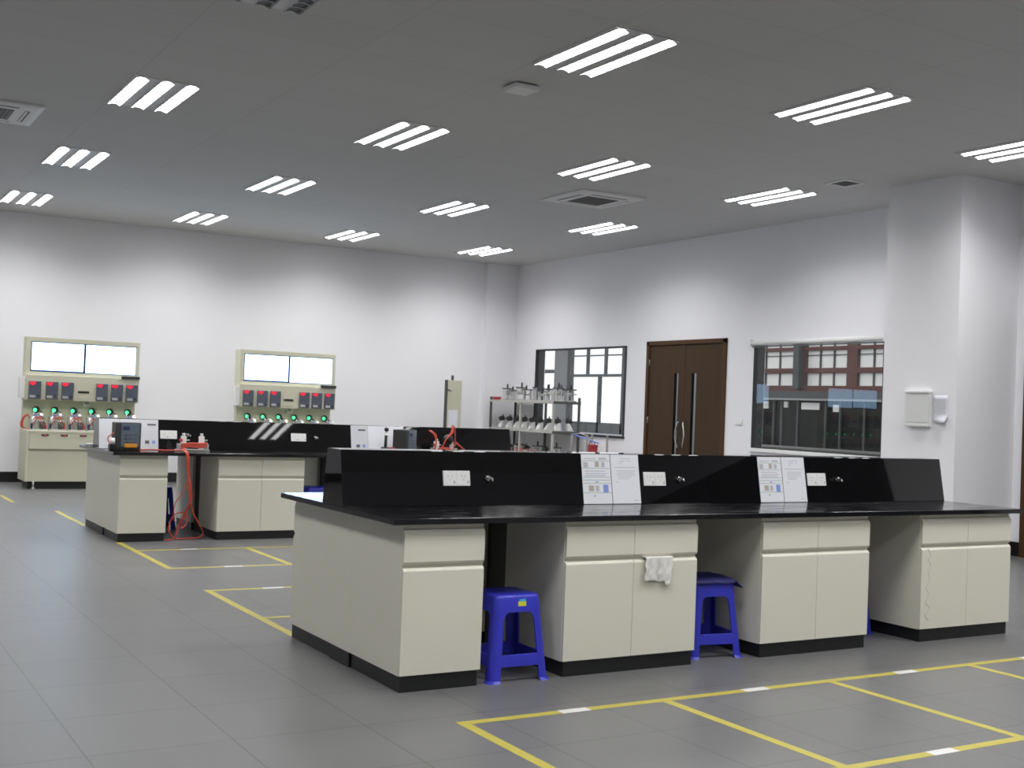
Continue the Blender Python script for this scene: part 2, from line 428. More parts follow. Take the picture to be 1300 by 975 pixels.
for bi, (ox, oy, fl, bl_) in enumerate(((0, 0, near, nearb), (BX, BY, far, farb))):
    nm = ('near', 'far')[bi]
    for i, (x, w) in enumerate(XS):
        src = single if i == 0 else double; ww = .4516 if i == 0 else .887
        if not (bi == 0 and i < 2): o = dup(src, (ox+x, oy, 0), 0, fl[i], 'front cabinets of the %s bench' % nm)
        if bi == 0 and i == 3:
            sq = MB(); z = .73
            MBp = []
            pts = [(.055, .60), (.085, .56), (.06, .53), (.09, .49), (.065, .45), (.08, .40), (.05, .35), (.075, .31), (.05, .25), (.09, .22), (.045, .18), (.08, .14), (.10, .16)]
            sq.tube([(px, -.0005, pz) for px, pz in pts], .0022, 5, 5).build('pen_scribble', 'pen', o)
        dup(src, (ox+x+ww, oy+DEP, 0), PI, bl_[i], 'rear cabinets of the %s bench' % nm)

def bench(ox, oy, nm, labels, socks, taps):
    # filler between the two rows of cabinets
    t = thing('service_chase', 'narrow ivory and dark filler between the two cabinet rows of the %s bench' % nm, 'filler panel', (ox, oy, 0))
    for x in (0, 4.5745-.02):
        e = box(x, .62, .08, x+.02, DEP-.62, .82).build('end_panel', 'beige', t)
        box(x+.001, .62, 0, x+.019, DEP-.62, .08).build('plinth', 'plinth', e)
    for x, w in XS:
        ww = .4516 if x == 0 else .887
        box(x+.03, .625, .0, x+ww-.02, DEP-.625, .81).build('gap_shade_fill', 'chase', t)  # dark box stands in for the shade of the open gap
    w = box(-.075, -.036, .82, 4.642, 1.5465, .85).build('worktop', 'top', None, .003)
    w.location = (ox, oy, 0); tag(w, labels[0], 'worktop')
    rt = thing('worktop_riser', labels[1], 'riser', (ox, oy, .85))
    z1 = .3005
    MB().prism([(.608, .0), (.664, z1), (.851, z1), (.896, .0)], 'x', -.073, 4.638).build('body', 'riser', rt, .0025)
    ang = math.atan2(.056, z1)
    def onface(o, x, z): # place an object built in x,z with y=0 facing -y on the sloped face
        o.location = (x, .608+.056*z/z1, z); o.rotation_euler = (-ang, 0, 0)
    for x in socks:
        s = box(-.085, -.008, -.0425, .085, 0, .0425).build('socket_plate', 'white', rt, .003); onface(s, x, .150)
        for dx in (-.043, .043):
            q = MB()
            for hx, hz in ((-.012, .012), (.012, .012), (0, -.008)): q.box(dx+hx-.0025, -.0086, hz-.006, dx+hx+.0025, -.0078, hz+.006)
            q.box(dx+.022, -.010, -.028, dx+.032, -.0078, -.014)
            q.build('socket', 'greyline', s)
        lm = box(-.0008, -.0085, -.040, .0008, -.0078, .040).build('seam', 'greyline', s)
    for x in taps:
        v = MB().cyl((0, 0, 0), (0, -.022, 0), .015, 16).cyl((0, -.022, 0), (0, -.04, 0), .009, 12).build('gas_tap', 'chrome', rt); onface(v, x, .150)
        MB().cyl((-.022, -.032, .008), (.020, -.032, -.004), .006, 10).cyl((.02, -.032, 0), (.022, -.034, -.024), .006, 10).build('tap_lever', 'chrome', v)
    return rt
bench(0, 0, 'near', ('long glossy black worktop of the near bench', 'long black raised ledge along the middle of the near bench'), (.613, 1.998, 3.372), (.806, 2.182, 3.559))
bench(BX, BY, 'far', ('long black worktop of the far bench holding the red hoses', 'long black raised ledge on the far bench that mirrors three lamp tubes'), (.608, 1.993), (.80, 2.18))

# sheets leaning on the risers
ANG = math.atan2(.056, .3005)
def sheet(ox, oy, x0, x1, label, kind, z0=.003, z1=.296, group=None):
    w = x1-x0; h = (z1-z0)/math.cos(ANG); d = .0015
    base = 'gloss_paper' if kind == 'gloss' else 'paper'
    b = MB().use(base).box(0, -d, 0, w, 0, h); y = -d-.0003
    def R(m, u0, v0, u1, v1): b.use(m).box(u0*w, y, v0*h, u1*w, -d+.0001, v1*h)
    if kind == 'table':
        for v in (.86, .71, .53, .47, .405, .215): R('green', .02, v, .96, v+.012)
        for u0, v0, u1, v1, m in ((.06, .73, .22, .84, 'greyline'), (.26, .73, .40, .84, 'paper'), (.46, .74, .60, .85, 'tan'), (.68, .74, .80, .84, 'greyline'), (.10, .56, .80, .575, 'greyline'), (.10, .60, .86, .615, 'greyline'), (.10, .65, .80, .665, 'greyline'), (.20, .25, .38, .37, 'tan'), (.44, .25, .56, .37, 'greyline'), (.70, .225, .88, .385, 'blueprint'), (.44, .43, .55, .45, 'blueprint'), (.08, .90, .5, .915, 'greyline'), (.60, .89, .86, .93, 'greyline'), (.36, .14, .42, .18, 'green')): R(m, u0, v0, u1, v1)
        R('greyline', .985, 0, 1, 1)
    elif kind == 'text':
        for v, a, c in ((.91, .35, .7), (.86, .30, .52), (.86, .6, .7), (.82, .3, .4), (.73, .12, .88), (.66, .2, .86), (.62, .2, .82), (.58, .18, .86), (.54, .2, .7), (.50, .24, .6), (.43, .12, .26), (.06, .75, .9)): R('greyline', a, v, c, v+.012)
    elif kind == 'gloss':
        for v0, v1, a, c, m in ((.80, .86, .42, .88, 'darkprint'), (.72, .73, .1, .86, 'greyline'), (.60, .61, .1, .86, 'greyline'), (.5, .51, .1, .86, 'greyline'), (.18, .29, .30, .52, 'darkprint'), (.18, .29, .68, .84, 'blueprint'), (.1, .11, .1, .86, 'greyline')): R(m, a, v0, c, v1)
    o = b.build('notice_sheet')
    o.location = (ox+x0, oy+.608+.056*z0/.3005-.0008, .85+z0); o.rotation_euler = (-ANG, 0, 0)
    return tag(o, label, 'sheet', group)
sheet(0, 0, 1.462, 1.672, 'sheet with green table lines leaning on the near ledge below the red toolbox', 'table')
sheet(0, 0, 1.676, 1.884, 'white text sheet on the near ledge, left of the middle socket plate', 'text')
sheet(0, 0, 2.858, 3.064, 'sheet with green table lines on the near ledge below the dark window', 'table')
sheet(0, 0, 3.068, 3.272, 'white text sheet on the near ledge, left of the rightmost socket plate', 'text')
sheet(BX, BY, -.072, .125, 'blank white sheet at the left end of the far ledge, behind the red wire loop', 'plain')
sheet(BX, BY, .127, .315, 'blank white sheet behind the dark inverter with the orange label', 'plain')
sheet(BX, BY, .317, .505, 'glossy printed sheet between the orange-labelled inverter and the left socket plate', 'gloss')
sheet(BX, BY, 2.600, 2.80, 'glossy printed sheet on the far ledge, showing over the left end of the near ledge', 'gloss')
sheet(BX, BY, 2.802, 3.03, 'blank white sheet on the far ledge behind the black lever valve', 'plain')
sheet(BX, BY, 3.032, 3.24, 'blank white sheet on the far ledge behind the grey inverter turned sideways', 'plain')

# towel
b = MB(); nx, nz = 26, 16; V = {}
for i in range(nx+1):
    for k in range(nz+1):
        u = i/nx; v = k/nz; L = .128+.018*u+.004*math.sin(u*19)+(.012 if .72 < u < .95 else 0)
        x = .51+.19*u+.014*(v*v)*math.sin(u*5-1)+.004*math.sin(v*14+u*3); z = .617-L*v
        yy = -.013-.007*math.sin(u*21+v*2.5)*min(1, v*1.8)-.003*math.sin(u*47+v*4)*v-.006*v*math.sin(u*7+2)-.004
        V[i, k] = b.bm.verts.new((x, yy, z))
for i in range(nx):
    for k in range(nz):
        f = b._f([V[i, k], V[i+1, k], V[i+1, k+1], V[i, k+1]]); f.smooth = True
top = [b.bm.verts.new((V[i, 0].co.x, .010, .616)) for i in range(nx+1)]
for i in range(nx): b._f([V[i, 0], top[i], top[i+1], V[i+1, 0]])
o = b.build('towel', 'cloth'); o.location = (XS[1][0], 0, 0)
sm = o.modifiers.new('thick', 'SOLIDIFY'); sm.thickness = .003; sm.offset = 0
tag(o, 'crumpled white towel hanging from a drawer of the near bench', 'towel')

# ------------------------------------------------------------------ stools
def make_stool(label):
    t = thing('plastic_stool', label, 'stool')
    hs = .44; S0, S1 = .176, .133
    s = lambda z: S0+(S1-S0)*z/hs
    def side(mb, poly, th=.010):        # poly of (u in -1..1 scaled, z) on the front face, then rotated to 4 sides
        pass
    rot = lambda p, k: (Matrix.Rotation(k*PI/2, 3, 'Z') @ Vector(p))
    seat = MB()
    n = 24
    def ring(h, z, r):
        out = []
        for c in range(4):
            cx, cy = ((1, 1), (-1, 1), (-1, -1), (1, -1))[c]
            for k in range(6):
                a = c*PI/2+k/5*PI/2
                out.append((cx*(h-r)+r*math.cos(a), cy*(h-r)+r*math.sin(a), z))
        return [seat.bm.verts.new(p) for p in out]
    R = [ring(s(.352)+.001, .352, .036), ring(s(.425)+.001, .425, .036), ring(s(.436)-.003, .437, .035), ring(s(.44)-.012, .440, .03), ring(.045, .437, .03)]
    for A, B in zip(R, R[1:]):
        m = len(A)
        for k in range(m):
            f = seat._f([A[k], A[(k+1) % m], B[(k+1) % m], B[k]]); f.smooth = True
    seat._f(R[-1])
    R[0] = ring(s(.352)+.001, .352, .036); inner = ring(s(.352)-.010, .352, .03); ceil_ = ring(s(.42)-.012, .42, .03); m = len(inner)
    for k in range(m):
        seat._f([R[0][k], inner[k], inner[(k+1) % m], R[0][(k+1) % m]]); seat._f([inner[k], ceil_[k], ceil_[(k+1) % m], inner[(k+1) % m]])
    seat._f(ceil_)
    seat.build('seat', 'blue', t)
    for c in range(4):
        lg = MB(); lv = []
        for z, fl, wd in ((0, .010, .064), (.012, .0, .058), (.09, 0, .056), (.315, 0, .055), (.338, 0, .062), (.353, 0, .080)):
            h = s(z)+fl; r = .034; th = .011; pr = []
            # outer L with rounded corner, then inner L back
            pr.append((h-wd-.0, h)); 
            for k in range(6):
                a = PI/2-k/5*PI/2; pr.append((h-r+r*math.cos(a), h-r+r*math.sin(a)))
            pr.append((h, h-wd)); pr.append((h-th, h-wd))
            for k in range(6):
                a = k/5*PI/2; q = r-th; pr.append((h-r+q*math.cos(a), h-r+q*math.sin(a)))
            pr.append((h-wd, h-th))
            lv.append([lg.bm.verts.new(rot((x, y, z), c)) for x, y in pr])
        for A, B in zip(lv, lv[1:]):
            m = len(A)
            for k in range(m): lg._f([A[k], A[(k+1) % m], B[(k+1) % m], B[k]])
        lg._f(lv[0][::-1]); lg._f(lv[-1])
        lg.build('leg', 'blue', t)
    for c in range(4):
        st = MB(); lo = []; hi = []
        z0, z1 = .078, .138
        a0, a1 = s(z0), s(z1)
        P = lambda x, y, z: rot((x, y, z), c)
        st.hexa([P(-a0+.045, -a0+.001, z0), P(a0-.045, -a0+.001, z0), P(a0-.045, -a0+.012, z0), P(-a0+.045, -a0+.012, z0)],
                [P(-a1+.045, -a1+.001, z1), P(a1-.045, -a1+.001, z1), P(a1-.045, -a1+.012, z1), P(-a1+.045, -a1+.012, z1)])
        st.build('stretcher', 'blue', t, .002)
    return t, s
st, sfun = make_stool('blue plastic stool with a yellow and cyan sticker at the near bench')
st.location = (.690, .176, 0)
tilt = math.atan2(.043, .44)
k = MB().use('yellowst').box(-.024, -.0006, -.020, .024, 0, .004).use('cyan').box(-.016, -.0006, .004, .022, 0, .016).build('sticker', None, None)
stools = 'blue plastic stools'
st['group'] = stools
dup(st, (2.105, .262, 0), -.16, 'blue plastic stool with a dark cloth on its seat, between two double cabinets')
dup(st, (3.455, .50, 0), .0, 'blue stool showing only a sliver beside the rightmost cabinet of the near bench')
dup(st, (BX+.655, BY+1.18, 0), .0, 'blue stool seen through the far bench opening, behind the hanging red hoses')
dup(st, (2.125, 6.57, 0), .0, 'blue stool at the far bench, its top edge showing above the near worktop corner').scale = (1, 1, 1.145)
k.parent = st; k.location = (.018, -sfun(.405)-.0012, .402); k.rotation_euler = (-tilt, 0, 0)

# dark cloth lying on the second stool
b = MB(); n = 22; V = {}
for i in range(n+1):
    for j in range(n+1):
        x = -.16+.335*i/n; y = -.15+.30*j/n
        over = max(0, max(abs(x)-.118, abs(y)-.118))
        z = .4475+.010*abs(math.sin(x*23+y*9))*math.cos(y*17)**2-1.1*max(0, over-.005)
        if x > .118: z = .4475-.85*(x-.118)-.004
        V[i, j] = b.bm.verts.new((x, y, z))
for i in range(n):
    for j in range(n):
        f = b._f([V[i, j], V[i+1, j], V[i+1, j+1], V[i, j+1]]); f.smooth = True
o = b.build('dust_cloth', 'navy'); o.location = (2.105, .262, .004); o.rotation_euler = (0, 0, -.16)
m_ = o.modifiers.new('thick', 'SOLIDIFY'); m_.thickness = .005; m_.offset = 1
tag(o, 'dark navy cloth draped over the seat of the middle blue stool', 'cloth')

# ------------------------------------------------------------------ floor tape
def strip(x0, y0, x1, y1, label, m='yellow', z=.0006, name='floor_tape', cat='tape', grp=None):
    tag(box(x0, y0, 0.0001, x1, y1, z).build(name, m), label, cat, grp)
TW = .026
TXS = [.038, 1.158, 2.279, 3.41, 4.53]; YA, YBt = -.592, -1.785
G1 = 'yellow floor tape in front of the near bench'
strip(.012, YA-TW, 5.4, YA+TW, 'long yellow tape line on the floor parallel to the near bench, closest to it', grp=G1)
strip(.012, YBt-TW, 5.4, YBt+TW, 'yellow tape line on the floor at the lower right corner, nearest the camera', grp=G1)
lbl = ['thick yellow tape line running to the bottom edge from the corner of the marked bays', 'yellow tape divider meeting the long line below the towel cabinet',
       'yellow tape divider meeting the long line below the third near cabinet', 'yellow tape divider at the right edge, below the rightmost near cabinet']
for i, x in enumerate(TXS[:4]):
    strip(x-TW, YBt+TW, x+TW, YA-TW, lbl[i], grp=G1)
G2 = 'yellow floor tape behind the near bench'
strip(.012, 3.285-TW, 4.6, 3.285+TW, 'faint yellow tape line left of the near bench, the farther line of its rear bays', grp=G2)
strip(.064, 2.13-TW, 4.6, 2.13+TW, 'short yellow tape line meeting the rear left corner of the near bench', grp=G2)
strip(.012, DEP+.0, .064, 3.285-TW, 'slanting yellow tape line ending at the rear left corner of the near bench', grp=G2)
for i, x in enumerate(TXS[1:4]): strip(x-TW, 2.13+TW, x+TW, 3.285-TW, ('yellow tape divider behind the near bench, behind its towel cabinet', 'yellow tape divider behind the near bench, behind its third cabinet', 'yellow tape divider behind the near bench, behind its rightmost cabinet')[i], grp=G2)
G3 = 'yellow floor tape in front of the far bench'
strip(.07+TW, 5.63-TW, 4.6, 5.63+TW, 'faint yellow tape line on the floor just in front of the far bench', grp=G3)
strip(.07+TW, 4.455-TW, 4.6, 4.455+TW, 'faint yellow tape line crossing the aisle between the two benches', grp=G3)
strip(.07-TW, 4.455-TW, .07+TW, BY+.01, 'slanting yellow tape line running from the front left corner of the far bench', grp=G3)
for i, x in enumerate((1.097, 2.2, 3.35)): strip(x-TW, 4.455+TW, x+TW, 5.63-TW, ('short slanting yellow tape divider in the aisle, left of the near worktop corner', 'yellow tape divider in the aisle hidden behind the near bench riser', 'yellow tape divider in the aisle, behind the right half of the near bench')[i], grp=G3)
G4 = 'yellow floor tape behind the far bench'
strip(.06-TW, BY+DEP, .06+TW, 9.4, 'slanting yellow tape line behind the rear left corner of the far bench', grp=G4)
strip(-.245-TW, 10.6, -.245+TW, 11.65, 'yellow tape line at the left edge, in front of the left control console', grp=G4)
WG = 'white floor labels on the yellow tape'
wl_ = [(.63, YA, 'white label on the long yellow tape line below the left blue stool'), (1.755, YA, 'white label on the long yellow tape line below the dark-cloth stool'),
       (2.88, YA, 'white label on the long yellow tape line below the third and fourth near cabinets'), (3.99, YA, 'white label on the long yellow tape line at the right edge'),
       (1.735, YBt, 'white label on the tape line nearest the camera'), (.53, 3.285, 'white label on the tape line left of the near bench'),
       (.60, 4.455, 'white label on the tape line crossing the aisle'), (.56, 5.63, 'white label on the tape line just in front of the far bench')]
for x, y_, l in wl_: strip(x-.08, y_-TW-.002, x+.08, y_+TW+.002, l, 'whitetape', .0011, 'floor_label', 'floor label', WG)

# ------------------------------------------------------------------ ceiling lights
LX, LY, DX, DY, LW, LL = -.258, 2.558, 2.4344, 3.4826, .535, 1.087
SWD = .112; GAP = (LW-3*SWD)/2
def make_light(lit):
    t = thing('ceiling_light', '', 'ceiling light')
    f = MB()
    hw, hl = LW/2, LL/2
    for k in range(2):
        x0 = -hw+SWD+k*(SWD+GAP); f.box(x0, -hl, -.004, x0+GAP, hl, .004)
    f.box(-hw-.012, -hl-.012, -.004, -hw, hl+.012, .004); f.box(hw, -hl-.012, -.004, hw+.012, hl+.012, .004)
    f.box(-hw, -hl-.012, -.004, hw, -hl, .004); f.box(-hw, hl, -.004, hw, hl+.012, .004)
    f.build('housing', 'fixture', t)
    for k in range(3):
        x0 = -hw+k*(SWD+GAP)
        box(x0, -hl, -.003, x0+SWD, hl, .003).build('lamp_strip', 'tube' if lit else 'tube_off', t)
        lv = MB(); nb = 10; prev = None
        pr = [(x0, -.003), (x0+SWD, -.003), (x0+SWD, -.014), (x0+SWD*.65, -.006), (x0+SWD*.35, -.006), (x0, -.014)]
        for q in range(nb+1):
            yy = -hl+.003+(LL-.006)*q/nb
            A, B = [[lv.bm.verts.new((u, yy+e, v-(.008 if v < -.01 else 0))) for u, v in pr] for e in (-.0025, .0025)]
            lv._f(A[::-1]); lv._f(B)
            for m in range(6): lv._f([A[m], A[(m+1) % 6], B[(m+1) % 6], B[m]])
            if prev:
                lv._f([prev[0], A[0], A[5], prev[5]]); lv._f([prev[1], A[1], A[2], prev[2]])
            prev = B
        lv.build('louver', 'louver', t)
    return t
PWR = 16.0
lit0 = make_light(True); off0 = make_light(False); used = False
rowname = ['nearest row', 'second row from the front', 'third row from the front', 'farthest row']
colname = ['leftmost in its row', 'second from left in its row', 'third from left in its row', 'rightmost in its row']
for j in range(-2, 4):
    for i in range(-1, 4):
        cx = LX+i*DX+LW/2; cy = LY+j*DY-LL/2; vis = i >= 0 and j >= 0
        if (i, j) == (0, 0):
            off0.location = (cx, cy, H-.005); off0['label'] = 'unlit three-strip ceiling light cut off at the top edge of the photo'; continue
        lab = 'lit three-strip ceiling light, %s, %s' % (rowname[j], colname[i]) if vis else 'lit three-strip ceiling light in the part of the grid outside the photo'
        o = lit0 if not used else copy_tree(lit0); used = True
        o.location = (cx, cy, H-.005); o['label'] = lab; o['group'] = 'lit ceiling lights' if vis else 'ceiling lights outside the photo'
        ld = bpy.data.lights.get('strip_glow') or bpy.data.lights.new('strip_glow', 'AREA')
        ld.shape = 'RECTANGLE'; ld.size = SWD; ld.size_y = LL; ld.energy = PWR/3; ld.color = (1, .995, .985); ld.spread = math.radians(143)
        for k in range(3):
            lo = bpy.data.objects.new('lamp_glow', ld); COL.objects.link(lo); lo.parent = o
            lo.location = ((k-1)*(SWD+GAP), 0, -.024)

# ------------------------------------------------------------------ other ceiling things
def cassette(x, y, label):
    t = thing('air_conditioner', label, 'air conditioner', (x, y, H), group='ceiling cassette air conditioners')
    h = .475; p = MB()
    def rr(a, z): return [(-a, -a, z), (a, -a, z), (a, a, z), (-a, a, z)]
    p.box(-h, -h, -.022, h, h, 0); p.hexa(rr(h-.06, -.034), rr(h-.005, -.022)); p.build('panel', 'fixgrey', t, .004)
    g = .235
    box(-g, -g, -.037, g, g, -.033).build('intake_grille', 'grille', t)
    s = MB()
    for k in range(12):
        q = -g+.02+k*(2*g-.04)/11; s.box(q-.006, -g, -.040, q+.006, g, -.036)
    s.build('grille_slats', 'darksteel', t)
    for k in range(4):
        R = Matrix.Rotation(k*PI/2, 3, 'Z'); v = MB()
        P = lambda a, b_, z: R @ Vector((a, b_, z))
        v.hexa([P(-.26, -.37, -.0355), P(.26, -.37, -.0355), P(.26, -.325, -.0355), P(-.26, -.325, -.0355)], [P(-.26, -.37, -.030), P(.26, -.37, -.030), P(.26, -.325, -.030), P(-.26, -.325, -.030)])
        v.build('air_outlet', 'grille', t)
        v = MB(); v.hexa([P(-.25, -.352, -.041), P(.25, -.352, -.041), P(.25, -.33, -.037), P(-.25, -.33, -.037)], [P(-.25, -.352, -.037), P(.25, -.352, -.037), P(.25, -.33, -.034), P(-.25, -.33, -.034)])
        v.build('louver_flap', 'fixgrey', t)
cassette(5.86, 7.08, 'square ceiling air conditioner with a dark grille above the shelving rack')
cassette(-1.17, 7.08, 'square ceiling air conditioner cut off at the left edge of the photo')
t = thing('ceiling_access_point', 'small pale square box on the ceiling below the brightest near light', 'ceiling box', (2.45, 3.19, H))
MB().hexa([(-.11, -.11, -.05), (.11, -.11, -.05), (.11, .11, -.05), (-.11, .11, -.05)], [(-.12, -.12, -.012), (.12, -.12, -.012), (.12, .12, -.012), (-.12, .12, -.012)]).build('cover', 'fixgrey', t, .01, 3)
box(-.09, -.09, -.012, .09, .09, 0).build('mount', 'grille', t)
t = thing('ceiling_vent', 'small square ceiling vent near the top of the big column', 'vent', (7.39, 4.33, H))
v = MB()
for a in ((-.16, -.16, .16, -.12), (-.16, .12, .16, .16), (-.16, -.12, -.12, .12), (.12, -.12, .16, .12)): v.box(a[0], a[1], -.012, a[2], a[3], 0)
v.build('frame', 'fixgrey', t, .002)
box(-.12, -.12, -.004, .12, .12, 0).build('backing', 'grille', t)
v = MB()
for k in range(6): v.hexa([(-.12, -.11+k*.04, -.012), (.12, -.11+k*.04, -.012), (.12, -.105+k*.04, -.012), (-.12, -.105+k*.04, -.012)], [(-.12, -.095+k*.04, -.004), (.12, -.095+k*.04, -.004), (.12, -.09+k*.04, -.004), (-.12, -.09+k*.04, -.004)])
v.build('slats', 'fixture', t)

# ------------------------------------------------------------------ things on walls
t = thing('distribution_box', 'off-white wall box with a lid on the big column', 'electrical box', (XC, 3.66, 1.374))
box(-.045, -.158, .02, 0, .158, .37).build('body', 'boxgrey', t, .004)
box(-.049, -.150, .045, -.045, .150, .335).build('door', 'boxgrey', t, .002)
box(-.056, -.166, .365, 0, .166, .39).build('lid', 'white', t, .004)
box(-.05, -.158, 0, 0, .158, .028).build('bottom_lip', 'boxgrey', t, .004)
b = MB().use('shade_paper'); V = {}
for i in range(7):
    for k in range(9):
        u, v = i/6, k/8; curl = max(0, .25-v)*max(0, 1-u)*.25
        V[i, k] = b.bm.verts.new((XC-.004-curl, 3.287+.2*u-.005*(1-v), 1.424+.29*v))
for i in range(6):
    for k in range(8): f = b._f([V[i, k], V[i+1, k], V[i+1, k+1], V[i, k+1]]); f.smooth = True
b.use('greyline')
for k in range(9): b.box(XC-.0058, 3.315, 1.52+k*.018, XC-.0052, 3.315+.15*(1 if k % 3 else .7), 1.524+k*.018)
o = b.build('notice_sheet'); sm = o.modifiers.new('thick', 'SOLIDIFY'); sm.thickness = .001; sm.offset = 0
tag(o, 'curling white paper notice taped to the big column', 'sheet')
t = thing('light_switch', 'small pale double switch plate between the brown door and the dark window', 'switch', (XR, 7.66, 1.33))
box(-.012, -.075, -.045, 0, .075, .045).build('plate', 'white', t, .003)
for s in (-.036, .036): box(-.016, s-.026, -.03, -.011, s+.026, .03).build('rocker', 'white', t, .002)

# ------------------------------------------------------------------ control consoles at the far wall
def console(x, label):
    t = thing('control_console', label, 'control console', (x, 12.93, 0), group='twin screen control consoles')
    for s in (-1, 1):
        box(min(s*.80, s*.765), -.31, .108, max(s*.80, s*.765), .32, .80).build('side_panel', 'tbeige', t, .003)
    box(-.765, -.265, .108, .765, .32, .57).build('base_panel', 'tbeige', t, .002)
    d = box(-.762, -.305, .57, .762, -.10, .800).build('apron', 'tbeige', t, .003)
    for k in range(6):
        px = -.555+k*.259
        q = MB().box(px-.05, -.309, .752, px+.05, -.304, .780).build('pull_recess', 'grille', d, .004)
        MB().ball((px, -.312, .766), .017, 10).build('pull_knob', 'red', q)
    box(-.22, -.308, .60, .13, -.3045, .665).build('label_plate', 'tbeige', d, .002)
    box(-.80, -.31, .80, .80, .32, .83).build('worktop', 'tbeige', t, .004)
    box(-.79, .20, .83, .79, .32, 1.26).build('back_panel', 'tbeige', t, .002)
    box(-.80, .025, 1.26, .80, .32, 1.62).build('control_box', 'tbeige', t, .004)
    h = MB()
    x0, x1, z0, z1 = -.735, .755, 1.665, 2.10
    h.box(-.80, .075, 1.62, .80, .32, z0); h.box(-.80, .075, z1, .80, .32, 2.165)
    h.box(-.80, .075, z0, x0, .32, z1); h.box(x1, .075, z0, .80, .32, z1); h.box(x0, .14, z0, x1, .32, z1)
    h.build('display_housing', 'tbeige', t, .003)
    for s in (0, 1):
        a = x0+.004+s*.747; c = a+.737
        bz = box(a, .085, z0+.004, c, .14, z1-.004).build('screen_bezel', 'indigo', t, .002)
        box(a+.014, .083, z0+(.028 if s == 0 else .016), c-.010, .086, z1-.014).build('screen', 'screen', bz)
        if s == 0: box(a+.014, .0835, z0+.014, c-.010, .086, z0+.027).build('taskbar', 'screenblue', bz)
    for k, px in enumerate((-.669, -.437, -.222, .262, .477, .692)):
        dm = box(px-.084, -.012, 1.275, px+.084, .025, 1.527).build('drive_module', 'slate', t, .006)
        MB().prism([(px-.076, 1.519), (px+.012, 1.519), (px+.002, 1.488), (px-.03, 1.462), (px-.052, 1.478), (px-.076, 1.478)], 'y', -.0145, -.0118).build('display', 'led', dm)
        box(px-.070, -.0145, 1.292, px+.006, -.0118, 1.328).build('label', 'alu', dm)
        box(px-.01, -.0145, 1.29, px+.012, -.0118, 1.31).build('terminal', 'green', dm)
        MB().cyl((px+.045, -.012, 1.32), (px+.045, -.022, 1.32), .014, 12).build('dial', 'charcoal', dm)
    box(-.075, .018, 1.378, .082, .026, 1.408).build('slot', 'black', t)
    box(-.075, .02, 1.30, .09, .0255, 1.325).build('name_strip', 'tbeige', t, .001)
    box(.535, .000, 1.612, .80, .026, 1.655).build('sensor_bar', 'charcoal', t, .003)
    box(-.868, .04, 1.28, -.80, .20, 1.577).build('side_trunk', 'white', t, .004)
    w = MB()
    w.box(.03, .16, 1.20, .05, .20, 1.27); w.box(.11, .16, 1.20, .13, .20, 1.27); w.box(.03, .16, 1.185, .13, .20, 1.215); w.build('hook', 'white', t, .003)
    for k in range(6):
        px = -.632+k*.2595
        q = MB().cyl((px+.02, .20, 1.115), (px+.02, .165, 1.115), .05, 16).build('lamp_housing', 'charcoal', t)
        box(px+.03, .165, 1.07, px+.10, .20, 1.10).build('lamp_terminal', 'charcoal', q, .003)
        MB().ball((px, .155, 1.112), .026, 12).build('indicator_lamp', 'lampgreen', q)
    box(-.74, -.20, 0, .74, .30, .108).build('plinth', 'black', t)  # black box stands in for the shade under the raised console
    for sx in (-1, 1):
        for sy in (-.27, .25):
            MB().cyl((sx*.68, sy, 0), (sx*.68, sy, .02), .03, 14).cyl((sx*.68, sy, .02), (sx*.68, sy, .108), .014, 12).build('foot', 'steel', t)
    return t
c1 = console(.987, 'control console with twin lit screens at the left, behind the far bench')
c2 = dup(c1, (4.135, 12.93, 0), None, 'control console with twin lit screens behind the middle of the far bench')

